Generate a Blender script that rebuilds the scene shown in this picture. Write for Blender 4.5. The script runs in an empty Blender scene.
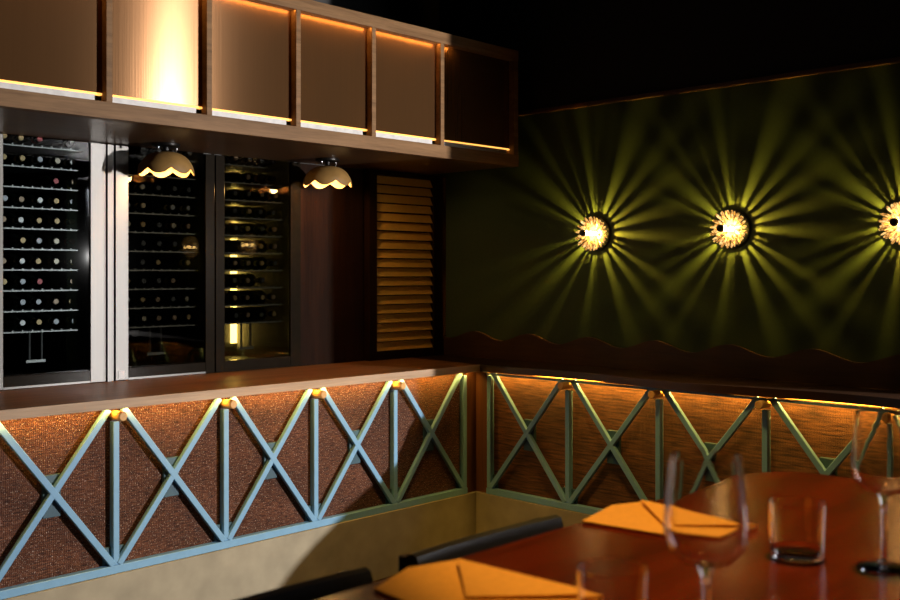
import bpy, bmesh, math, random
from mathutils import Vector, Matrix
random.seed(7)
PI = math.pi
scene = bpy.context.scene
COL = scene.collection

# ------------------------------------------------------------------ camera frame (metres; X along the long bar, Y along the green wall)
H = 1.50
FPX, HOR = 1014.0, 274.0
A = math.radians(44.0)
FW = Vector((math.cos(A), math.sin(A), 0)); RT = Vector((math.sin(A), -math.cos(A), 0))
def ray(px, py):
    return FW + RT * ((px - 450) / FPX) + Vector((0, 0, -(py - HOR) / FPX))
def onY(px, Y, py=HOR):
    d = ray(px, py); t = Y / d.y; return Vector((d.x * t, Y, H + d.z * t))
def onX(px, X, py=HOR):
    d = ray(px, py); t = X / d.x; return Vector((X, d.y * t, H + d.z * t))
def onZ(px, py, Z):
    d = ray(px, py); t = (Z - H) / d.z; return Vector((d.x * t, d.y * t, Z))

XL, YL = 4.055, 3.719          # face of the lattice
YF = 3.662                     # front edge of the bar top
XW, YW = 4.363, 4.301          # green wall, cabinet wall
YC = 3.574                     # face of the overhead cabinet
HC = 1.014                     # bar top
HU = 2.085                     # underside of the overhead cabinet
TZ = 1.05                      # table top

# ------------------------------------------------------------------ materials
def new_mat(name):
    m = bpy.data.materials.new(name); m.use_nodes = True
    nt = m.node_tree
    b = nt.nodes.get('Principled BSDF')
    return m, nt, b
def N(nt, t, **kw):
    n = nt.nodes.new(t)
    for k, v in kw.items():
        if hasattr(n, k): setattr(n, k, v)
        else: n.inputs[k].default_value = v
    return n
def ramp(nt, src, stops):
    r = nt.nodes.new('ShaderNodeValToRGB')
    el = r.color_ramp.elements
    while len(el) < len(stops): el.new(0.5)
    for e, (p, c) in zip(el, stops):
        e.position = p; e.color = (*c, 1) if len(c) == 3 else c
    nt.links.new(src, r.inputs['Fac']); return r
def coords(nt, scale=(1, 1, 1), rot=(0, 0, 0)):
    tc = nt.nodes.new('ShaderNodeTexCoord'); mp = nt.nodes.new('ShaderNodeMapping')
    mp.inputs['Scale'].default_value = scale; mp.inputs['Rotation'].default_value = rot
    nt.links.new(tc.outputs['Object'], mp.inputs['Vector']); return mp.outputs['Vector']
def bump(nt, b, src, strength=.2, dist=.005):
    bp = nt.nodes.new('ShaderNodeBump'); bp.inputs['Strength'].default_value = strength; bp.inputs['Distance'].default_value = dist
    nt.links.new(src, bp.inputs['Height']); nt.links.new(bp.outputs['Normal'], b.inputs['Normal'])
def plain(name, c, rough=.5, metal=0, spec=.5, noise=.12, nscale=30, bmp=0, coat=0):
    m, nt, b = new_mat(name)
    n = N(nt, 'ShaderNodeTexNoise', Scale=nscale, Detail=4); nt.links.new(coords(nt), n.inputs['Vector'])
    lo = tuple(x * (1 - noise) for x in c); hi = tuple(min(1, x * (1 + noise)) for x in c)
    r = ramp(nt, n.outputs['Fac'], [(.3, lo), (.7, hi)])
    nt.links.new(r.outputs['Color'], b.inputs['Base Color'])
    b.inputs['Roughness'].default_value = rough; b.inputs['Metallic'].default_value = metal
    b.inputs['Specular IOR Level'].default_value = spec; b.inputs['Coat Weight'].default_value = coat
    if bmp: bump(nt, b, n.outputs['Fac'], bmp, .003)
    return m
def wood(name, c1, c2, scale, rough=.4, coat=0, spec=.35):
    # scale: small along the grain
    m, nt, b = new_mat(name)
    v = coords(nt, scale)
    n = N(nt, 'ShaderNodeTexNoise', Scale=1, Detail=8, Distortion=.6); n.inputs['Roughness'].default_value = .65
    nt.links.new(v, n.inputs['Vector'])
    n2 = N(nt, 'ShaderNodeTexNoise', Scale=5, Detail=3); nt.links.new(v, n2.inputs['Vector'])
    mx = N(nt, 'ShaderNodeMath', operation='MULTIPLY_ADD'); mx.inputs[1].default_value = .35
    nt.links.new(n2.outputs['Fac'], mx.inputs[0]); nt.links.new(n.outputs['Fac'], mx.inputs[2])
    r = ramp(nt, mx.outputs[0], [(.42, c1), (.62, tuple((a + d) / 2 for a, d in zip(c1, c2))), (.85, c2)])
    nt.links.new(r.outputs['Color'], b.inputs['Base Color'])
    b.inputs['Roughness'].default_value = rough; b.inputs['Coat Weight'].default_value = coat; b.inputs['Coat Roughness'].default_value = .15
    b.inputs['Specular IOR Level'].default_value = spec
    bump(nt, b, mx.outputs[0], .08, .002)
    return m
def emis(name, c, s):
    m, nt, b = new_mat(name)
    b.inputs['Base Color'].default_value = (*c, 1); b.inputs['Emission Color'].default_value = (*c, 1); b.inputs['Emission Strength'].default_value = s
    return m
def clear_glass(name, c=(1, 1, 1), ior=1.45):
    m, nt, b = new_mat(name)
    b.inputs['Base Color'].default_value = (*c, 1); b.inputs['Transmission Weight'].default_value = 1
    b.inputs['Roughness'].default_value = 0.0; b.inputs['IOR'].default_value = ior
    return m
def pane_glass(name, tint=(.8, .85, .85), refl=1.0):
    m = bpy.data.materials.new(name); m.use_nodes = True; nt = m.node_tree; nt.nodes.clear()
    o = nt.nodes.new('ShaderNodeOutputMaterial'); t = nt.nodes.new('ShaderNodeBsdfTransparent'); g = nt.nodes.new('ShaderNodeBsdfGlossy')
    t.inputs['Color'].default_value = (*tint, 1); g.inputs['Roughness'].default_value = .02
    f = nt.nodes.new('ShaderNodeFresnel'); f.inputs['IOR'].default_value = 1.5
    mul = N(nt, 'ShaderNodeMath', operation='MULTIPLY'); mul.inputs[1].default_value = refl
    mx = nt.nodes.new('ShaderNodeMixShader'); nt.links.new(f.outputs[0], mul.inputs[0]); nt.links.new(mul.outputs[0], mx.inputs[0])
    nt.links.new(t.outputs[0], mx.inputs[1]); nt.links.new(g.outputs[0], mx.inputs[2]); nt.links.new(mx.outputs[0], o.inputs[0])
    return m
def textile(name, glints=True):  # pale specks are daylight glints on glossy fibres, put into the colour
    m, nt, b = new_mat(name)
    tc = nt.nodes.new('ShaderNodeTexCoord')
    sx = nt.nodes.new('ShaderNodeSeparateXYZ'); nt.links.new(tc.outputs['Object'], sx.inputs[0])
    ad = N(nt, 'ShaderNodeMath', operation='ADD'); nt.links.new(sx.outputs['X'], ad.inputs[0]); nt.links.new(sx.outputs['Y'], ad.inputs[1])
    cb = nt.nodes.new('ShaderNodeCombineXYZ'); nt.links.new(ad.outputs[0], cb.inputs['X']); nt.links.new(sx.outputs['Z'], cb.inputs['Y'])
    def noise(sc, det=2):
        mp = nt.nodes.new('ShaderNodeMapping'); mp.inputs['Scale'].default_value = sc; nt.links.new(cb.outputs[0], mp.inputs['Vector'])
        n = N(nt, 'ShaderNodeTexNoise', Scale=1, Detail=det); nt.links.new(mp.outputs[0], n.inputs['Vector']); return n.outputs['Fac']
    mp = nt.nodes.new('ShaderNodeMapping'); nt.links.new(cb.outputs[0], mp.inputs['Vector'])
    wv = N(nt, 'ShaderNodeTexWave', Scale=42, Distortion=5, Detail=2); wv.inputs['Detail Scale'].default_value = 6; nt.links.new(mp.outputs[0], wv.inputs['Vector'])
    slub = noise((30, 190, 1)); speck = noise((270, 150, 1), 1); fine = noise((150, 330, 1)); broad = noise((2.5, 7, 1), 3)
    if not glints: slub = noise((9, 110, 1), 4)
    r = ramp(nt, slub, [(.32, (.050, .015, .006)), (.5, (.19, .068, .022)), (.70, (.33, .13, .045))] if not glints else [(.32, (.055, .015, .008)), (.5, (.165, .054, .025)), (.72, (.29, .112, .055))])
    mul = N(nt, 'ShaderNodeMix', data_type='RGBA', blend_type='MULTIPLY'); mul.inputs[0].default_value = .6
    rw = ramp(nt, wv.outputs['Fac'], [(.1, (.35, .33, .33)), (.6, (1, 1, 1))])
    nt.links.new(r.outputs[0], mul.inputs[6]); nt.links.new(rw.outputs[0], mul.inputs[7])
    rb = ramp(nt, broad, [(.3, (.5, .47, .45)), (.68, (1.0, 1.0, 1.0))])
    mul2 = N(nt, 'ShaderNodeMix', data_type='RGBA', blend_type='MULTIPLY'); mul2.inputs[0].default_value = 1
    nt.links.new(mul.outputs[2], mul2.inputs[6]); nt.links.new(rb.outputs[0], mul2.inputs[7])
    rs = ramp(nt, speck, [(.635, (0, 0, 0)), (.72, (.9, .9, .9) if glints else (.08, .08, .08))])
    mix = N(nt, 'ShaderNodeMix', data_type='RGBA'); nt.links.new(rs.outputs[0], mix.inputs[0])
    nt.links.new(mul2.outputs[2], mix.inputs[6]); mix.inputs[7].default_value = (.66, .50, .41, 1)
    nt.links.new(mix.outputs[2], b.inputs['Base Color'])
    b.inputs['Roughness'].default_value = .55; b.inputs['Specular IOR Level'].default_value = .35
    hh = N(nt, 'ShaderNodeMath', operation='ADD'); nt.links.new(fine, hh.inputs[0]); nt.links.new(wv.outputs['Fac'], hh.inputs[1])
    bump(nt, b, hh.outputs[0], .7, .004)
    return m

M = {}
M['bar_wood'] = wood('oiled walnut', (.14, .052, .017), (.32, .135, .045), (1.2, 22, 22), .42, 0, .2)
M['edge_wood'] = wood('daylit walnut edge', (.34, .215, .13), (.54, .37, .24), (2, 40, 40), .5, 0, .2)  # paler copy of the walnut; daylight on the edge put into colour
M['cab_wood'] = wood('walnut beam', (.13, .068, .030), (.28, .155, .072), (2.2, 30, 30), .5, 0, .15)
M['cab_under'] = wood('lacquered walnut soffit', (.10, .052, .022), (.18, .095, .042), (1.5, 24, 24), .34, .1)
M['dark_wood'] = wood('dark stained panelling', (.007, .0028, .0014), (.020, .008, .004), (24, 24, 1.6), .6, 0, .04)  # dark wood, coloured lower still for the shade on this stretch
M['ledge_wood'] = wood('dark walnut ledge', (.022, .009, .005), (.05, .022, .01), (22, 1.2, 22), .35, .2)
M['scallop_wood'] = wood('dark scalloped board', (.026, .010, .0045), (.06, .024, .010), (20, 1.5, 20), .5)
M['corner_wood'] = wood('reddish corner post', (.085, .032, .012), (.17, .065, .024), (24, 24, 1.6), .5)
M['knob_wood'] = wood('turned oak', (.60, .30, .09), (.78, .44, .15), (30, 30, 30), .45)
M['table_wood'] = wood('polished mahogany', (.022, .003, .001), (.135, .018, .0036), (1.1, 9, 9), .22, .0, .40)
M['textile'] = textile('woven rust cloth')
M['textile_b'] = textile('slubbed rust cloth', False)  # copy for the run out of daylight: painted glints left out, more orange
M['blue'] = plain('pale blue paint', (.19, .39, .60), .45, noise=.04)
M['blue_dark'] = plain('slate blue plate', (.038, .092, .125), .5, noise=.05)
M['plaster'] = plain('mottled plaster', (.35, .305, .215), .75, noise=.16, nscale=7, bmp=.08)
M['green'] = plain('deep green paint', (.038, .060, .034), .75, spec=.2, noise=.06, nscale=60, bmp=.03)
M['black_wall'] = plain('near black paint', (.009, .0085, .008), .9)
M['grey_wall'] = plain('charcoal paint', (.055, .055, .055), .8)
M['floor'] = wood('dark floorboards', (.03, .015, .01), (.07, .035, .02), (1.2, 9, 9), .45)
M['steel'] = None
def brushed(name, c, rough, aniso, axis_z=True, metal=1):
    m, nt, b = new_mat(name)
    n = N(nt, 'ShaderNodeTexNoise', Scale=1, Detail=3); nt.links.new(coords(nt, (160, 160, 1.5) if axis_z else (3, 3, 260)), n.inputs['Vector'])
    r = ramp(nt, n.outputs['Fac'], [(.3, tuple(x * .93 for x in c)), (.7, c)])
    nt.links.new(r.outputs[0], b.inputs['Base Color'])
    b.inputs['Metallic'].default_value = metal; b.inputs['Roughness'].default_value = rough
    b.inputs['Anisotropic'].default_value = aniso; b.inputs['Anisotropic Rotation'].default_value = .25
    tg = nt.nodes.new('ShaderNodeTangent'); tg.direction_type = 'RADIAL'; tg.axis = 'Z'
    nt.links.new(tg.outputs[0], b.inputs['Tangent'])
    bump(nt, b, n.outputs['Fac'], .05, .001)
    return m
M['steel'] = brushed('brushed steel', (.115, .112, .108), .44, .8)
M['bronze'] = brushed('brushed bronze sheet', (.23, .112, .045), .215, 1.0, metal=.70)
M['channel'] = plain('white aluminium channel', (.72, .70, .68), .4)
M['strip_amber'] = emis('amber light strip', (1, .46, .09), 1.7)
M['black_metal'] = plain('black metal', (.015, .014, .013), .35, .6)
M['chrome'] = plain('chrome', (.7, .7, .7), .15, 1)
M['frame_dark'] = plain('dark steel door frame', (.012, .009, .006), .14, 0, .12)  # steel coloured near black to carry the shade on the doors
M['interior'] = plain('fridge interior', (.020, .021, .022), .5)
M['shelf'] = plain('black shelf', (.02, .02, .02), .5)
M['rail'] = plain('satin shelf rail', (.26, .25, .23), .4, .6)
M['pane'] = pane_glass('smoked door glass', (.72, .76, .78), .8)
M['pane_dark'] = pane_glass('dark smoked door glass', (.42, .42, .40), .45)  # same glass, tint lowered to carry the shade over these fridges
M['bottle'] = plain('dark bottle glass', (.010, .014, .010), .08, spec=.8)
CAPS = {'gold': (.55, .36, .12), 'white': (.75, .73, .68), 'red': (.42, .03, .03), 'silver': (.42, .43, .44), 'cream': (.62, .52, .36), 'black': (.03, .03, .03), 'tan': (.36, .22, .11)}
for k, c in CAPS.items(): M['cap_' + k] = plain(k + ' foil capsule', c, .4, .15)
M['shade'] = plain('tan ceramic', (.31, .175, .052), .55, noise=.15, nscale=18)
M['shade_in'] = emis('cream glazed inside', (1, .58, .25), .2)  # lining given a faint glow in place of bulb light on it
M['bulb'] = emis('warm bulb', (1, .70, .38), 6)
M['louvre'] = plain('ochre paint', (.80, .47, .09), .5, noise=.05)
M['leather'] = plain('black leather', (.012, .012, .013), .32, bmp=.1, nscale=120)
M['napkin'] = plain('ochre linen', (.74, .37, .065), .9, noise=.06, nscale=90, bmp=.1)
M['glass'] = clear_glass('clear drinking glass')
M['sticker'] = plain('white sticker', (.8, .8, .8), .6)
M['led_warm'] = emis('yellow fridge light', (1, .66, .14), 34)
M['hot'] = emis('hot lamp core', (1, .60, .20), 40); M['hot'].node_tree.nodes['Principled BSDF'].inputs['Base Color'].default_value = (.08, .045, .015, 1)
def petal_mat(name, c, s):  # emission stands in for lamplight coming through the glass
    m, nt, b = new_mat(name)
    n = N(nt, 'ShaderNodeTexNoise', Scale=70, Detail=2); nt.links.new(coords(nt), n.inputs['Vector'])
    r = ramp(nt, n.outputs['Fac'], [(.35, tuple(x * .12 for x in c)), (.5, tuple(x * .6 for x in c)), (.70, (1, .74, .30))])
    nt.links.new(r.outputs[0], b.inputs['Emission Color']); b.inputs['Emission Strength'].default_value = s
    b.inputs['Base Color'].default_value = (.07, .035, .010, 1); b.inputs['Roughness'].default_value = .08; b.inputs['Coat Weight'].default_value = .15
    return m
M['petal'] = petal_mat('amber glass petal', (1, .46, .10), 1.25)
M['glow'] = emis('glowing amber core', (1, .62, .24), 1.7); M['glow'].node_tree.nodes['Principled BSDF'].inputs['Base Color'].default_value = (.08, .045, .015, 1)

# ------------------------------------------------------------------ mesh builder
class MB:
    def __init__(s): s.bm = bmesh.new()
    def box(s, lo, hi, bev=0):
        lo, hi = Vector(lo), Vector(hi)
        r = bmesh.ops.create_cube(s.bm, size=1.0); vs = r['verts']
        c = (lo + hi) / 2; d = hi - lo
        for v in vs: v.co = Vector((v.co.x * d.x, v.co.y * d.y, v.co.z * d.z)) + c
        if bev:
            es = list({e for v in vs for e in v.link_edges})
            bmesh.ops.bevel(s.bm, geom=es, offset=bev, segments=2, profile=.6, affect='EDGES')
        return s
    def bar(s, p, q, nrm, w, t, bev=0):
        # square bar from p to q; nrm: face normal; w across, t deep (behind the p-q face line)
        p, q, n = Vector(p), Vector(q), Vector(nrm).normalized()
        d = (q - p).normalized(); a = d.cross(n).normalized() * w / 2
        r = [s.bm.verts.new(x) for x in (p - a, p + a, q + a, q - a, p - a - n * t, p + a - n * t, q + a - n * t, q - a - n * t)]
        fs = [s.bm.faces.new([r[i] for i in f]) for f in ((0, 1, 2, 3), (7, 6, 5, 4), (0, 4, 5, 1), (1, 5, 6, 2), (2, 6, 7, 3), (3, 7, 4, 0))]
        if bev:
            es = list({e for v in r for e in v.link_edges}); bmesh.ops.bevel(s.bm, geom=es, offset=bev, segments=1, affect='EDGES')
        return s
    def prism(s, pts, axis, a, b):
        # extrude a 2-D outline along an axis (0,1,2) from a to b
        def v3(p, h):
            l = list(p); l.insert(axis, h); return Vector(l)
        lo = [s.bm.verts.new(v3(p, a)) for p in pts]; hi = [s.bm.verts.new(v3(p, b)) for p in pts]
        s.bm.faces.new(lo); s.bm.faces.new(hi[::-1])
        n = len(pts)
        for i in range(n): s.bm.faces.new((lo[i], hi[i], hi[(i + 1) % n], lo[(i + 1) % n]))
        return s
    def lathe(s, prof, seg=24, origin=(0, 0, 0), axis=(0, 0, 1), fn=None):
        # prof: list of (r, h); revolve about axis
        ax = Vector(axis).normalized(); q = Vector((0, 0, 1)).rotation_difference(ax); o = Vector(origin)
        rings = []
        for j, (r, h) in enumerate(prof):
            if r < 1e-6:
                rings.append([s.bm.verts.new(o + q @ Vector((0, 0, h)))]); continue
            ring = []
            for i in range(seg):
                th = 2 * PI * i / seg; rr, hh = (r, h) if fn is None else fn(j, th, r, h)
                ring.append(s.bm.verts.new(o + q @ Vector((rr * math.cos(th), rr * math.sin(th), hh))))
            rings.append(ring)
        for a, b in zip(rings, rings[1:]):
            if len(a) == 1 and len(b) == 1: continue
            for i in range(seg):
                k = (i + 1) % seg
                if len(a) == 1: s.bm.faces.new((a[0], b[k], b[i]))
                elif len(b) == 1: s.bm.faces.new((a[i], a[k], b[0]))
                else: s.bm.faces.new((a[i], a[k], b[k], b[i]))
        return s
    def tube(s, p, q, r, seg=10, r2=None):
        p, q = Vector(p), Vector(q); L = (q - p).length; r2 = r if r2 is None else r2
        return s.lathe([(0, 0), (r, 0), (r2, L), (0, L)], seg, p, q - p)
    def build(s, name, mat, parent=None, smooth=False, origin=None):
        bmesh.ops.recalc_face_normals(s.bm, faces=s.bm.faces)
        o0 = Vector(origin) if origin is not None else (ROOTLOC.get(parent.name, Vector()) if parent else Vector())
        for v in s.bm.verts: v.co -= o0
        me = bpy.data.meshes.new(name); s.bm.to_mesh(me); s.bm.free()
        me.materials.append(mat)
        if smooth:
            for p in me.polygons: p.use_smooth = True
            try: me.set_sharp_from_angle(angle=math.radians(35))
            except Exception: pass
        ob = bpy.data.objects.new(name, me); COL.objects.link(ob)
        if parent: ob.parent = parent; ROOTLOC[ob.name] = o0
        elif origin is not None: ob.location = o0; ROOTLOC[ob.name] = o0
        return ob
ROOTLOC = {}
def tag(o, label, cat, group=None):
    o['label'] = label; o['category'] = cat
    if group: o['group'] = group
    return o
def thing(name, loc, label, cat, group=None):
    o = bpy.data.objects.new(name, None); COL.objects.link(o); o.location = loc; o.empty_display_size = .1
    ROOTLOC[o.name] = Vector(loc); return tag(o, label, cat, group)
def struct(o): o['kind'] = 'structure'; return o
def dup(root, loc, label, group=None, rotz=None):
    r = root.copy(); COL.objects.link(r); r.location = loc; r['label'] = label
    if rotz is not None: r.rotation_euler.z = rotz
    if group: r['group'] = group
    for ch in root.children:
        c = ch.copy(); COL.objects.link(c); c.parent = r
        for g in ch.children:
            d = g.copy(); COL.objects.link(d); d.parent = c
    return r

# ------------------------------------------------------------------ the room
X0, Y0, ZT = -1.6, -1.8, 3.3
struct(MB().box((X0, Y0, -.06), (XW + .9, YW + .9, 0)).build('floor', M['floor']))
struct(MB().box((X0, Y0, ZT), (XW + .9, YW + .9, ZT + .06)).build('ceiling', M['black_wall']))
JY, JY2 = .97, -.66                      # the green wall ends here; daylight comes in past its end
OPX0, OPX1 = 1.60, 3.31        # opening for the wine fridges
w = MB()
w.box((X0, YW, 0), (OPX0, YW + .1, ZT)); w.box((OPX1, YW, 0), (XW + .1, YW + .1, ZT))
w.box((OPX0, YW, 0), (OPX1, YW + .1, HC - .04)); w.box((OPX0, YW, HU + .085), (OPX1, YW + .1, ZT))
struct(w.build('wall_left', M['grey_wall']))
struct(MB().box((XW, JY, 0), (XW + .1, YW, 2.383)).box((XW, Y0, 0), (XW + .1, JY2, 2.383)).build('wall_right', M['green']))  # far stretch is unseen, added to keep daylight off the table
struct(MB().box((XW, Y0, 2.383), (XW + .1, YW, ZT)).build('wall_upper', M['black_wall']))
struct(MB().box((XW - .03, JY, 2.383), (XW - .0005, YW - .002, 2.405), .003).build('trim_1', M['scallop_wood']))
struct(MB().box((X0 - .1, Y0, 0), (X0, YW, ZT)).build('wall_back', M['black_wall']))
struct(MB().box((X0, Y0 - .1, 0), (XW + .1, Y0, ZT)).build('wall_near', M['black_wall']))
# plaster half wall below the lattice (L shaped)
RB = .320                      # underside of the blue bottom rail
b = MB(); b.prism([(X0 + .01, YL - .011), (XL - .011, YL - .011), (XL - .011, .2), (XL + .14, .2), (XL + .14, YL + .14), (X0 + .01, YL + .14)], 2, .001, RB - .001)
struct(b.build('wall_bar', M['plaster']))

# ------------------------------------------------------------------ bar top
ct = thing('bar_countertop', (1.5, YF, HC - .037), 'walnut bar top running along the fridges and round the corner under the green wall', 'bar counter')
MB().box((-1.2, YF + .0045, HC - .037), (XL + .02, YW - .002, HC), .001).build('straight_slab', M['bar_wood'], ct)
MB().box((-1.2, YF, HC - .0375), (XL - .005, YF + .004, HC + .0002), .001).build('front_edge', M['edge_wood'], ct)['label'] = 'walnut front edge coloured paler for the daylight on it'
pts = [(XW - .002, YW - .004), (XL + .021, YW - .004)]
y = YF + .0
ys = [YF - i * .03 for i in range(int((YF - .35) / .03) + 1)]
for yy in ys:
    e = min(1, max(0, (YF - yy) / .25))
    pts.append((XL - .03 + .036 * math.cos(2 * PI * (yy - 3.09) / 1.37) * e, yy))
pts.append((XW - .002, ys[-1]))
MB().prism(pts, 2, HC - .037, HC).build('wavy_slab', M['ledge_wood'], ct)['label'] = 'darker ledge with a gently waving front edge'
# warm strips tucked under the top, between lattice and cloth
MB().box((-1.1, YL - .018, HC - .0395), (XL - .06, YL - .010, HC - .0375)).build('light_strip', M['strip_amber'], ct)
MB().box((XL + .030, .5, HC - .0425), (XL + .038, YL - .06, HC - .0375)).build('light_strip', M['strip_amber'], ct)

# ------------------------------------------------------------------ lattice screens
def lattice(along, posts, root, end_a, end_b):
    # along: 'X' (face at Y = YL, looking -Y) or 'Y' (face at X = XL, looking -X)
    if along == 'X':
        P = lambda u, z, d=0: Vector((u, YL + d, z)); n = Vector((0, -1, 0))
    else:
        P = lambda u, z, d=0: Vector((XL + d, u, z)); n = Vector((-1, 0, 0))
    top = HC - .044; bw = .0255
    B = lambda a, c, wid, dep: MB().bar(a, c, n, wid, dep, .002)
    B(P(end_a, RB + .016), P(end_b, RB + .016), .032, .034).build('bottom_rail', M['blue'], root)
    if along == 'Y': B(P(end_a, top - .006), P(end_b, top - .006), .012, .010).build('top_rail', M['blue'], root)
    lo, hi = sorted((end_a, end_b))
    cd_ = .036 if along == 'X' else .056
    cl = MB(); a, c = P(lo, RB + .002, cd_), P(hi, top, cd_ + .012)
    cl.box(a, c); cl.build('cloth_panel', M['textile' if along == 'X' else 'textile_b'], root)
    for i, u in enumerate(posts):
        last = (i == len(posts) - 1 and along == 'X') or (i == 0 and along == 'Y')
        B(P(u, RB + .032, .004), P(u, top - (.014 if last else .052), .004), bw, .032).build('post', M['blue'], root)
        # little plate behind the foot of the post
        B(P(u - .045, RB + .068, .023), P(u + .045, RB + .068, .023), .07, .012).build('foot_plate', M['blue_dark'], root)
        if not last:
            k = MB(); k.lathe([(0, -.052), (.0150, -.052), (.0185, -.048), (.0185, .03), (0, .03)], 20, P(u, top - .027), -n)
            kb = k.build('knob', M['knob_wood'], root, True)
    for a_, c_ in zip(posts, posts[1:]):
        s = 1 if c_ > a_ else -1
        u0, u1 = a_ + s * .032, c_ - s * .032
        zb, zt = RB + .034, top - .002
        B(P(u0, zt), P(c_ - s * .012, zb), bw, .022).build('diagonal_bar', M['blue'], root)
        B(P(a_ + s * .012, zb, .0006), P(u1, zt, .0006), bw, .022).build('diagonal_bar', M['blue'], root)
        um = (a_ + c_) / 2; zm = (zb + zt) / 2
        B(P(um, zm - .081, .0225), P(um, zm + .081, .0225), .070, .022).build('spacer_block', M['blue_dark'], root)
lp = [onY(x, YL).x for x in (-14, 117, 227, 317, 396.5, 466)]
st = lp[1] - lp[0]; lp = [lp[0] - st * 2, lp[0] - st] + lp
ls = thing('lattice_screen', (2.4, YL, RB), 'pale blue crossed-bar lattice over rust cloth below the bar top in front of the fridges', 'lattice screen', 'bar front lattice')
lattice('X', lp, ls, lp[0] - .2, lp[-1] + .015)
rp = [onX(x, XL).y for x in (488, 566.5, 657, 764, 891, 1046)]
rs_ = thing('lattice_screen', (XL, 2.4, RB), 'shaded grey blue crossed-bar lattice over rust cloth below the ledge of the green wall', 'lattice screen', 'bar front lattice')
lattice('Y', rp, rs_, rp[0] + .015, .45)
MB().box((lp[-1] + .0155, YL + .010, RB + .001), (XL + .046, YL + .046, HC - .045)).build('corner_board', M['corner_wood'], ls)['label'] = 'narrow red brown wooden corner board'
MB().box((XL + .010, rp[0] + .0155, RB + .001), (XL + .046, YL + .009, HC - .045)).build('corner_board', M['corner_wood'], rs_)['label'] = 'narrow red brown wooden corner board'

# ------------------------------------------------------------------ scalloped board on the ledge
zb = HC + .001
pts = [(YW - .004, zb), ]
top = []
n = 150
for i in range(n + 1):
    yy = YW - .058 - (YW - .058 - JY) * i / n
    top.append((yy, 1.144 + .024 * math.cos(2 * PI * (yy - 3.592) / .407)))
pts = [(YW - .058, zb)] + top + [(top[-1][0], zb)]
bs = MB().prism(pts, 0, XW - .022, XW - .001).build('backsplash_board', M['scallop_wood'], None, False, (XW - .01, 2.4, zb))
tag(bs, 'low dark wooden board with a scalloped top edge along the green wall', 'backsplash')

# ------------------------------------------------------------------ overhead cabinet
CX0, CX1 = -1.3, onY(518.7, YC).x
cab = thing('overhead_cabinet', (1.5, YC, HU), 'long walnut overhead cabinet with bronze panels hanging above the bar', 'overhead cabinet')
OB, OT, CT = HU + .063, 2.662, 2.718
MB().box((CX0, YC, HU), (CX1, YC + .05, OB), .002).build('bottom_beam', M['cab_wood'], cab)
MB().box((CX0, YC, OT), (CX1, YC + .05, CT), .002).build('top_beam', M['cab_wood'], cab)
MB().box((CX0, YC + .0505, HU + .004), (CX1, YW - .001, HU + .03)).build('soffit', M['cab_under'], cab)
MB().box((CX0, YC + .05, CT - .03), (CX1, YW - .001, CT - .004)).build('top_board', M['cab_wood'], cab)
MB().box((CX1 - .03, YC + .0505, HU + .03), (CX1, YW - .001, CT - .03)).build('end_panel', M['cab_wood'], cab)
mull = [onY(x, YC).x for x in (110, 210, 299, 374.5, 443)]
stp = mull[1] - mull[0]
mull = [mull[0] - stp * k for k in (4, 3, 2, 1)] + mull
edges = [CX0 + .02] + mull + [CX1 - .018]
for i, u in enumerate(edges):
    wd = .0125 if i not in (0, len(edges) - 1) else .018
    MB().box((u - wd, YC + .003, OB), (u + wd, YC + .044, OT), .0015).build('mullion', M['cab_wood'], cab)
for a, c in zip(edges, edges[1:]):
    l, r = a + .0135, c - .0135
    p = MB().box((l, YC + .038, OB + .036), (r, YC + .0425, OT - .001)).build('metal_panel', M['bronze'], cab)
    MB().box((l, YC + .034, OB + .001), (r - .03, YC + .056, OB + .027)).build('channel', M['channel'], cab)
    MB().box((l, YC + .036, OB + .0275), (r, YC + .056, OB + .0355)).build('light_strip', M['strip_amber'], cab)

# ------------------------------------------------------------------ wine fridges and bottles
bottle_first = {}
def make_bottle(cap):
    # lies with the neck towards the room (-Y); base of the object = mouth end, resting z=0
    R = .0345
    b = MB(); b.lathe([(0, .30), (R * .6, .30), (R, .292), (R, .125), (R * .93, .105), (.0155, .078), (.0140, .052), (.0140, .012), (0, .012)], 14, (0, 0, R), (0, 1, 0))
    o = b.build('wine_bottle', M['bottle'], None, True); o.location = (0, 0, 0)
    c = MB(); c.lathe([(0, .0), (.0115, .0), (.0130, .003), (.0146, .06), (.0141, .06)], 14, (0, 0, R), (0, 1, 0))
    k = c.build('capsule', M['cap_' + cap], None, True); k.parent = o
    return o
ORD = ['first', 'second', 'third', 'fourth', 'fifth', 'sixth', 'seventh', 'eighth', 'ninth', 'tenth']
def place_bottle(cap, loc, label, group):
    if cap not in bottle_first:
        o = make_bottle(cap); bottle_first[cap] = o; o['category'] = 'wine bottle'; o.location = loc; o['label'] = label; o['group'] = group
    else: o = dup(bottle_first[cap], loc, label, group)
    return o
SH0, SHP = 2.054, .0888
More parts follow.
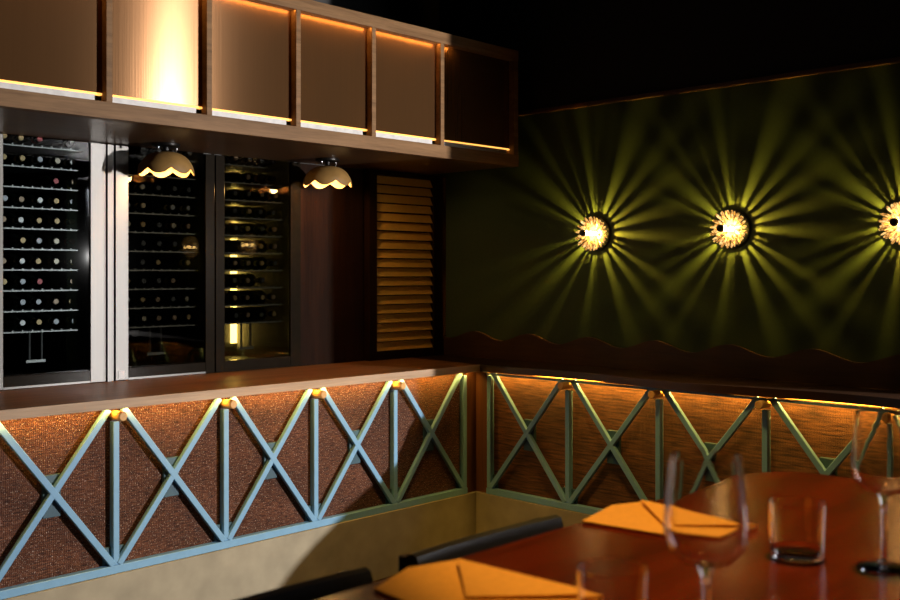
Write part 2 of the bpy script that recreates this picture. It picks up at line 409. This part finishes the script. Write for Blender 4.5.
def fridge(x0, g0, g1, x1, label, stiles, pane, which, edge_phrase, capsets, skip, led=False):
    zb_, zt_ = HC + .002, HU - .001
    root = thing('wine_fridge', ((x0 + x1) / 2, YW, zb_), label, 'wine fridge', 'built-in wine fridges')
    t = .014; yb = YW + .50
    c = MB()
    zq = HU + .08
    c.box((x0 + .006, YW + .001, zb_ + .03), (g0 - .004, yb, zq)); c.box((g1 + .004, YW + .001, zb_ + .03), (x1 - .006, yb, zq))
    c.box((x0 + .006, yb, zb_ + .03), (x1 - .006, yb + .015, zq)); c.box((x0 + .006, YW + .001, zb_), (x1 - .006, yb, zb_ + .03)); c.box((g0 - .004, YW + .001, zq - .004), (g1 + .004, yb, zq))
    c.build('cabinet_body', M['interior'], root)
    d = MB().box((g0 - .012, YW - .016, zb_ + .052), (g1 + .012, YW - .010, zt_ - .001)).build('door', pane, root)
    f0, f1 = stiles
    MB().box((x0, YW - .024, zb_ + .001), (g0, YW - .002, zt_), .002).build('door_stile', f0, d)
    MB().box((g1, YW - .024, zb_ + .001), (x1, YW - .002, zt_), .002).build('door_stile', f1, d)
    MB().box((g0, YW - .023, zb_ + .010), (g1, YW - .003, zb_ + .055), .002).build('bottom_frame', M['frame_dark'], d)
    MB().box((g0, YW - .024, zb_ + .001), (g1, YW - .002, zb_ + .010)).build('sill_strip', f0, d)
    ns = 5; pitch = (g1 - g0) / ns
    for i in range(10):
        z = SH0 - SHP * i
        s = MB().box((g0 + .002, YW + .045, z - .006), (g1 - .002, yb - .03, z)).build('shelf', M['shelf'], root)
        r = MB().box((g0 + .004, YW + .036, z - .007), (g1 - .004, YW + .044, z - .002))
        for k in range(9): r.box((g0 + .02 + k * (g1 - g0 - .04) / 8 - .003, YW + .034, z - .002), (g0 + .02 + k * (g1 - g0 - .04) / 8 + .003, YW + .042, z + .004))
        r.build('shelf_rail', M['rail'], s)
        for j in range(ns):
            if (i, j) in skip or random.random() < .07: continue
            x = g0 + (j + .5) * pitch + random.uniform(-.003, .003)
            cap = random.choice(capsets)
            yy = YW + .052 + random.uniform(0, .02)
            near = edge_phrase[0](j, ns)
            lab = f'{cap}-capped wine bottle {ORD[near]} from the {edge_phrase[1]}, {ORD[i]} shelf down, {which}'
            place_bottle(cap, (x, yy, z + .0006), lab, 'wine bottles in the ' + which)
    gr = MB()
    for k in (.38, .52): gr.tube((g0 + (g1 - g0) * k, YW + .06, zb_ + .11), (g0 + (g1 - g0) * k, YW + .06, SH0 - SHP * 9 - .008), .005, 8)
    gr.box((g0 + (g1 - g0) * .34, YW + .054, zb_ + .10), (g0 + (g1 - g0) * .56, YW + .066, zb_ + .112))
    gr.build('shelf_support', M['rail'], root)
    if led:
        e = MB()
        xl = onY(233, yb).x; e.box((xl - .026, yb - .028, zb_ + .10), (xl + .026, yb - .012, zt_ + .05))
        e.build('light_strip', M['led_warm'], root)
    return root
px = lambda x: onY(x, YW).x
g0, g1, g2, g3, g4, g5 = px(1), px(88), px(126), px(203), px(222), px(288)
a_mix = ['gold', 'white', 'cream', 'silver', 'white', 'tan', 'red', 'gold', 'silver']
fridge(g0 - .06, g0, g1, px(102), 'wine fridge with bright steel door edge, the one farthest from the green wall', (M['steel'], M['steel']), M['pane'],
       'brightest fridge', (lambda j, n: n - 1 - j, 'steel edge'), a_mix, {(2, 1), (5, 0), (8, 0), (9, 0), (0, 3)})
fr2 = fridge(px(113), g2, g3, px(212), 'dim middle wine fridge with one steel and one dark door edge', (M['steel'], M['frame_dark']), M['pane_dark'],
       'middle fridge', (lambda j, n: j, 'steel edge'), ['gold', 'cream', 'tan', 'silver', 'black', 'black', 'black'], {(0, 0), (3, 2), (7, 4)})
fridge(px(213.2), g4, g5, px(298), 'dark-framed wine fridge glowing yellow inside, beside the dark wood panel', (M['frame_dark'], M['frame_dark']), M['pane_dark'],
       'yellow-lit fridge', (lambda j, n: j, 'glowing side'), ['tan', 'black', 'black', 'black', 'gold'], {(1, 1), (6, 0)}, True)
fp = MB().box((px(102.6), YW - .014, HC + .001), (px(112.4), YW - .003, HU - .001), .001)
fp.box((px(105), YW - .024, HC + .001), (px(109.5), YW - .0145, HU - .001), .001)
tag(fp.build('filler_strip', M['steel'], None, False, (px(107), YW, HC)), 'narrow steel filler strip between the two steel door edges', 'filler strip')
sk = MB().box((px(116), YW - .0256, HC + .012), (px(122), YW - .0246, HC + .045)).build('sticker', M['sticker'], None, False, (px(119), YW - .025, HC + .012))
tag(sk, 'small plain white sticker low on the steel edge of the middle fridge', 'sticker')

# ------------------------------------------------------------------ panelling and louvred shutter
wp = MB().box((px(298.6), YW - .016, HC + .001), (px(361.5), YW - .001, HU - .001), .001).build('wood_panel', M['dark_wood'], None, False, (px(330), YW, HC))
tag(wp, 'plain dark reddish wood panel between yellow-lit fridge and louvred shutter', 'wall panel')
sx0, sx1 = px(363), XW - .002
lx0, lx1 = px(370.5), px(427)
sz1 = onY(398, YW, 177).z; sz0 = onY(398, YW, 349).z
sh = thing('louvred_shutter', ((sx0 + sx1) / 2, YW, HC), 'dark-framed shutter with ochre louvres beside the green wall corner', 'shutter')
fr = MB(); zt_ = HU - .001
fr.box((sx0, YW - .056, HC + .001), (lx0, YW - .001, zt_), .002); fr.box((lx1, YW - .056, HC + .001), (sx1, YW - .001, zt_), .002)
fr.box((lx0, YW - .052, sz1), (lx1, YW - .001, zt_)); fr.box((lx0, YW - .052, HC + .001), (lx1, YW - .001, sz0))
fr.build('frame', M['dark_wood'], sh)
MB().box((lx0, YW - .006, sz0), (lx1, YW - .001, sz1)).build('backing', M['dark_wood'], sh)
sl = MB(); ns = 19; dz = (sz1 - sz0) / ns
for i in range(ns):
    z = sz0 + i * dz
    sl.prism([(YW - .050, z + .001), (YW - .044, z + .001), (YW - .022, z + dz * .90), (YW - .028, z + dz * .90)], 0, lx0 + .002, lx1 - .002)
sl.build('louvres', M['louvre'], sh)

# ------------------------------------------------------------------ scalloped lamps under the cabinet
lamp_pos = []
def lamp(px_, Yl, label, first=None):
    x = onY(px_, Yl).x; loc = (x, Yl, HU + .003)
    lamp_pos.append(Vector((x, Yl, HU - .128)))
    if first: return dup(first, loc, label, 'scalloped lamps under the cabinet')
    r = thing('scalloped_lamp', loc, label, 'lamp', 'scalloped lamps under the cabinet')
    o = Vector(loc)
    MB().lathe([(0, 0), (.062, 0), (.062, -.010), (.050, -.016), (0, -.016)], 28, o).build('mount_plate', M['black_metal'], r, True)
    s = MB()
    for dx in (-.046, .046): s.lathe([(0, -.009), (.006, -.009), (.006, -.026), (.004, -.030), (0, -.030)], 12, o + Vector((dx, -.01, 0)))
    s.build('screw', M['chrome'], r, True)
    MB().lathe([(0, -.012), (.012, -.012), (.012, -.03), (.022, -.036), (.022, -.048), (0, -.048)], 16, o).build('neck', M['black_metal'], r, True)
    R = .122; seg = 140; prof = []
    for k in range(15):
        t_ = k / 14
        prof.append((.02 + (R - .02) * (1 - (1 - t_ ** 1.35) ** 2.3) ** .5, -.036 - .102 * t_ ** 1.35))
    def scal(j, th, rr, hh):
        if j >= 8:
            f = (j - 8) / 6
            sc = abs(math.sin(th * 3.5 + .4))       # seven lobes, cusps up
            return rr + .004 * f * sc, hh + f * .026 * (1 - sc) - f * .004
        return rr, hh
    MB().lathe(prof, seg, o, fn=scal).build('shade', M['shade'], r, True)
    inner = [(max(.001, a - .004), b_ - .003 if j < 12 else b_) for j, (a, b_) in enumerate(prof)]
    sh_ = [c for c in r.children if c.name.startswith('shade')][0]
    MB().lathe(inner, seg, o, fn=scal).build('shade_lining', M['shade_in'], sh_, True)
    MB().lathe([(0, -.050), (.012, -.052), (.028, -.085), (.024, -.104), (0, -.112)], 16, o).build('bulb', M['bulb'], r, True)
    return r
l1 = lamp(166, 1.15 * YC, 'tan scalloped lamp under the cabinet in front of the middle wine fridge')
l2 = lamp(327.5, 1.135 * YC, 'tan scalloped lamp under the cabinet in front of the dark wood panel', l1)

# ------------------------------------------------------------------ crystal wall lights
ZS = 1.712
def sconce(Y, label, first=None):
    loc = (XW, Y, ZS)
    if first: return dup(first, loc, label, 'glass petal wall lights')
    r = thing('petal_wall_light', loc, label, 'wall light', 'glass petal wall lights')
    o = Vector(loc); n = Vector((-1, 0, 0))
    MB().lathe([(0, .0005), (.090, .0005), (.090, .007), (.084, .010), (0, .010)], 48, o, n).build('back_plate', M['black_metal'], r, True)
    MB().lathe([(0, .0105), (.048, .0105), (.046, .013), (0, .014)], 32, o, n).build('glowing_disc', M['glow'], r, True)
    rnd = random.Random(11)
    def petal(c, d, L, wd):
        d = d.normalized(); s = MB()
        s.lathe([(0, 0), (wd * .45, .002), (wd * .7, L * .35), (wd, L * .72), (wd * .75, L * .93), (0, L)], 10, c, d)
        s.build('glass_petal', M['petal'], r, True)
    def ring(cnt, r0, h0, dr, dh, L, wd, jit, ph):
        for i in range(cnt):
            a = 2 * PI * (i + ph) / cnt + rnd.uniform(-jit, jit)
            e = Vector((0, math.cos(a), math.sin(a)))
            petal(o + e * r0 + n * h0, e * dr + n * dh, L * rnd.uniform(.9, 1.1), wd * rnd.uniform(.75, 1.2))
    ring(23, .040, .011, .90, .44, .050, .0060, .075, 0)
    ring(19, .041, .025, .88, .48, .056, .0056, .06, .5)
    ring(14, .038, .054, .80, .60, .052, .0066, .05, .2)
    ring(7, .014, .088, .60, .80, .038, .0060, .05, .3)
    st = MB(); st.tube(o + n * .0105, o + n * .026, .011, 14); st.tube(o + n * .058, o + n * .108, .012, 14)
    for k in range(3):
        a = 2 * PI * k / 3 + .5; e = Vector((0, math.cos(a), math.sin(a))) * .009
        st.tube(o + n * .025 + e, o + n * .059 + e, .0014, 6)
    st.build('stem', M['hot'], r, True)  # stem made to glow in place of a bulb at the centre
    MB().lathe([(0, .108), (.008, .108), (.018, .120), (.015, .133), (0, .139)], 16, o, n).build('finial', M['black_metal'], r, True)
    return r
SY = [3.142, 2.357, 1.573]
s1 = sconce(SY[0], 'amber glass petal wall light nearest the overhead cabinet on the green wall')
sconce(SY[1], 'amber glass petal wall light in the middle of the row on the green wall', s1)
sconce(SY[2], 'amber glass petal wall light cut by the edge of the picture, farthest from the cabinet', s1)

# ------------------------------------------------------------------ table and what stands on it
TX0, TX1, TY0, TY1 = .55, 2.22, .20, 1.105
tb = thing('bar_table', ((TX0 + TX1) / 2, (TY0 + TY1) / 2, 0), 'high polished red brown table with rounded corners set with glasses', 'table')
def rrect(x0, x1, y0, y1, r, seg=10):
    p = []
    for cx, cy, a0 in ((x1 - r, y1 - r, 0), (x0 + r, y1 - r, 90), (x0 + r, y0 + r, 180), (x1 - r, y0 + r, 270)):
        for k in range(seg + 1):
            a = math.radians(a0 + 90 * k / seg); p.append((cx + r * math.cos(a), cy + r * math.sin(a)))
    return p
t = MB(); t.prism(rrect(TX0, TX1, TY0, TY1, .14), 2, TZ - .035, TZ)
t.build('tabletop', M['table_wood'], tb)
tc_ = tb.location
MB().lathe([(0, TZ - .036), (.10, TZ - .036), (.10, TZ - .05), (.045, TZ - .08), (.045, .06), (0, .06)], 24, (tc_.x, tc_.y, 0)).build('pedestal', M['black_metal'], tb, True)
MB().lathe([(0, .001), (.30, .001), (.30, .015), (.06, .0595), (0, .0595)], 32, (tc_.x, tc_.y, 0)).build('base', M['black_metal'], tb, True)

def wine_glass(px_, py_rim, hgt, label, first=None):
    # placed on the table from the position of its rim
    z = (TZ + hgt) ; p = onZ(px_, py_rim, z); loc = (p.x, p.y, TZ + .0004)
    if first: return dup(first, loc, label, 'wine glasses on the table')
    r = thing('wine_glass', loc, label, 'wine glass', 'wine glasses on the table'); o = Vector(loc)
    bowl = [(0, .1125), (.012, .1135), (.030, .120), (.043, .134), (.0475, .150), (.0478, .165), (.0455, .195), (.0408, .2385), (.0400, .2393), (.0392, .2385), (.0440, .195), (.0464, .165), (.0461, .150), (.0417, .135), (.029, .1215), (.012, .1155), (0, .1148)]
    MB().lathe(bowl, 48, o).build('bowl', M['glass'], r, True)
    MB().lathe([(0, .1124), (.010, .1124), (.0055, .104), (.0042, .09), (.0038, .05), (.0042, .02), (.007, .0065), (.02, .0042), (.036, .0022), (.0385, .0012), (.038, .0), (0, .0)], 32, o).build('stem', M['glass'], r, True)
    return r
w1 = wine_glass(884, 412, .239, 'clear stemmed wine glass standing beside the farther tumbler at the table end')
wine_glass(706, 457, .239, 'clear stemmed wine glass in front of the farther folded napkin', w1)
def tumbler(px_, py_rim, label, first=None):
    p = onZ(px_, py_rim, TZ + .088); loc = (p.x, p.y, TZ + .0004)
    if first: return dup(first, loc, label, 'short tumblers on the table')
    o = Vector(loc)
    prof = [(0, 0), (.036, 0), (.041, .003), (.042, .010), (.0445, .087), (.0437, .088), (.0429, .087), (.0402, .016), (.036, .011), (0, .010)]
    t = MB().lathe(prof, 48, o).build('tumbler', M['glass'], None, True, loc)
    return tag(t, label, 'tumbler', 'short tumblers on the table')
t1 = tumbler(797, 502, 'short clear tumbler between the two wine glasses, beyond the napkins')
tumbler(613, 568, 'short clear tumbler beside the nearer folded napkin', t1)

def napkin(outline, flap, label):
    base = [onZ(x, y, TZ) for x, y in outline]
    c = sum(base, Vector()) / len(base); c.z = TZ + .0005
    r = thing('folded_napkin', c, label, 'napkin', 'folded napkins on the table')
    def sheet(pts, z0, th, name):
        s = MB(); ps = [onZ(x, y, TZ + z) for (x, y, z) in pts]
        lo = [s.bm.verts.new(p) for p in ps]; hi = [s.bm.verts.new(p + Vector((0, 0, th))) for p in ps]
        s.bm.faces.new(lo); s.bm.faces.new(hi[::-1])
        for i in range(len(ps)):
            k = (i + 1) % len(ps); s.bm.faces.new((lo[i], hi[i], hi[k], lo[k]))
        bmesh.ops.triangulate(s.bm, faces=[f for f in s.bm.faces if len(f.verts) > 4])
        return s.build(name, M['napkin'], r)
    sheet([(x, y, .001) for x, y in outline], .001, .004, 'lower_fold')
    sheet(flap, 0, .0035, 'upper_fold')
napkin([(582, 523), (612, 507), (648, 503), (757, 528), (722, 543), (668, 537)],
       [(641, 501.5, .010), (757, 527, .008), (664, 526, .0065)],
       'folded ochre napkin lying at the far edge of the table behind a wine glass')
napkin([(374, 591), (408, 570), (458, 562), (600, 596), (560, 632), (450, 622)],
       [(458, 560.5, .012), (602, 596, .009), (466, 599, .0065)],
       'folded ochre napkin lying nearest, cut by the picture bottom beside a tumbler')

# ------------------------------------------------------------------ bar chairs tucked along the table
def bar_chair(xc, label, first=None):
    loc = (xc, 1.20, 0)
    if first: return dup(first, loc, label, 'black bar chairs along the table')
    r = thing('bar_chair', loc, label, 'chair', 'black bar chairs along the table')
    hw = .22; yb = 1.38; zt = .972
    # padded back rail, slightly bowed
    s = MB(); secs = []
    prof = [(-.016, -.10), (-.020, -.02), (-.013, -.004), (0, 0), (.014, -.005), (.020, -.02), (.016, -.10)]
    nn = 14
    for i in range(nn + 1):
        u = -1 + 2 * i / nn
        yy = yb + .012 * (1 - u * u); x = xc + hw * u
        secs.append([s.bm.verts.new((x, yy + a, zt + b_)) for a, b_ in prof])
    for a, b_ in zip(secs, secs[1:]):
        for k in range(len(prof)):
            m = (k + 1) % len(prof); s.bm.faces.new((a[k], b_[k], b_[m], a[m]))
    s.bm.faces.new(secs[0]); s.bm.faces.new(secs[-1][::-1])
    s.build('back_rest', M['leather'], r, True)
    MB().box((xc - hw + .01, 1.02, .62), (xc + hw - .01, 1.36, .68), .015).build('seat', M['leather'], r, True)
    for sx in (-1, 1):
        x = xc + sx * (hw - .02)
        MB().box((x - .014, yb + .018, .0005), (x + .014, yb + .044, zt - .012), .003).build('rear_leg', M['black_metal'], r)
        MB().box((x - .014, 1.03, .0005), (x + .014, 1.056, .619), .003).build('front_leg', M['black_metal'], r)
        MB().box((x - .010, 1.0565, .57), (x + .010, yb + .0175, .6195), .002).build('seat_frame', M['black_metal'], r)
    MB().box((xc - hw + .035, 1.033, .25), (xc + hw - .035, 1.053, .27), .003).build('footrest', M['black_metal'], r)
    return r
c1 = bar_chair(1.545, 'black leather bar chair tucked under the table end nearest the corner')
bar_chair(.99, 'black leather bar chair partly hidden behind the nearer folded napkin', c1)

# ------------------------------------------------------------------ lights
def light(name, kind, loc, energy, color, target=None, **kw):
    d = bpy.data.lights.new(name, kind); d.energy = energy; d.color = color
    for k, v in kw.items(): setattr(d, k, v)
    o = bpy.data.objects.new(name, d); COL.objects.link(o); o.location = loc
    if target is not None: o.rotation_euler = (Vector(target) - Vector(loc)).to_track_quat('-Z', 'Y').to_euler()
    return o
light('daylight_beam', 'SPOT', (4.91, -1.15, 1.68), 1180, (1, .95, .91), (1.3, 3.75, 1.6), spot_size=math.radians(80), spot_blend=.1, shadow_soft_size=.02)
light('streak_light', 'AREA', (4.62, -.42, 1.75), 8, (.92, .96, 1), (1.8, 1.6, 1.3), shape='RECTANGLE', size=.28, size_y=1.1)  # unseen strip added outside the opening to put window streaks on the glasses
xl_ = onY(233, YW + .50).x
light('fridge_strip', 'AREA', (xl_, YW + .468, 1.56), 3.5, (1, .66, .12), (xl_ + .05, YW, 1.56), shape='RECTANGLE', size=.05, size_y=.95)
light('glint_light', 'POINT', (4.60, -.50, 1.95), 6, (.95, .97, 1), shadow_soft_size=.08)  # unseen point lamp added for bright dots on the glasses
light('strip_left', 'AREA', (1.5, YL - .013, HC - .0405), 13, (1, .54, .085), (1.5, YL + .03, HC - .12), shape='RECTANGLE', size=5.0, size_y=.008)
light('strip_right', 'AREA', (XL + .017, 2.1, HC - .0405), 9.5, (1, .54, .085), (XL + .05, 2.1, HC - .12), shape='RECTANGLE', size=3.1, size_y=.008)
light('strip_cabinet', 'AREA', (1.3, YC + .012, OT - .003), 4, (1, .45, .10), (1.3, YC + .05, OT - .08), shape='RECTANGLE', size=4.9, size_y=.006)
light('corner_pendant', 'SPOT', (2.7, 2.3, 3.15), 140, (1, .60, .12), (2.7, 2.3, 0), spot_size=math.radians(72), spot_blend=.25, shadow_soft_size=.12)
light('table_pendant', 'SPOT', (1.75, .75, 3.15), 210, (1, .56, .15), (1.75, .75, 0), spot_size=math.radians(46), spot_blend=.4, shadow_soft_size=.08)
for p in lamp_pos: light('lamp_bulb', 'POINT', p, 4, (1, .60, .20), shadow_soft_size=.02)
for yy in SY: light('sconce_bulb', 'SPOT', (XW - .036, yy, ZS), 34.0, (1, .62, .05), (XW, yy, ZS), spot_size=math.radians(179), spot_blend=.0, shadow_soft_size=.005)

wd = bpy.data.worlds.new('World'); scene.world = wd; wd.use_nodes = True
wd.node_tree.nodes['Background'].inputs[0].default_value = (.5, .45, .4, 1); wd.node_tree.nodes['Background'].inputs[1].default_value = .006

# ------------------------------------------------------------------ camera
cd = bpy.data.cameras.new('camera'); co = bpy.data.objects.new('camera', cd); COL.objects.link(co)
co.location = (0, 0, H); co.rotation_euler = FW.to_track_quat('-Z', 'Y').to_euler()
cd.sensor_width = 36; cd.lens = 36 * FPX / 900; cd.shift_y = -(300 - HOR) / 900
cd.clip_start = .05
cd.dof.use_dof = True; cd.dof.focus_distance = 4.7; cd.dof.aperture_fstop = 4.0
scene.camera = co
scene.view_settings.view_transform = 'Standard'
scene.view_settings.look = 'None'
scene.view_settings.exposure = 0
scene.cycles.use_denoising = True
scene.cycles.caustics_reflective = False; scene.cycles.caustics_refractive = False
scene.cycles.max_bounces = 12; scene.cycles.transparent_max_bounces = 16
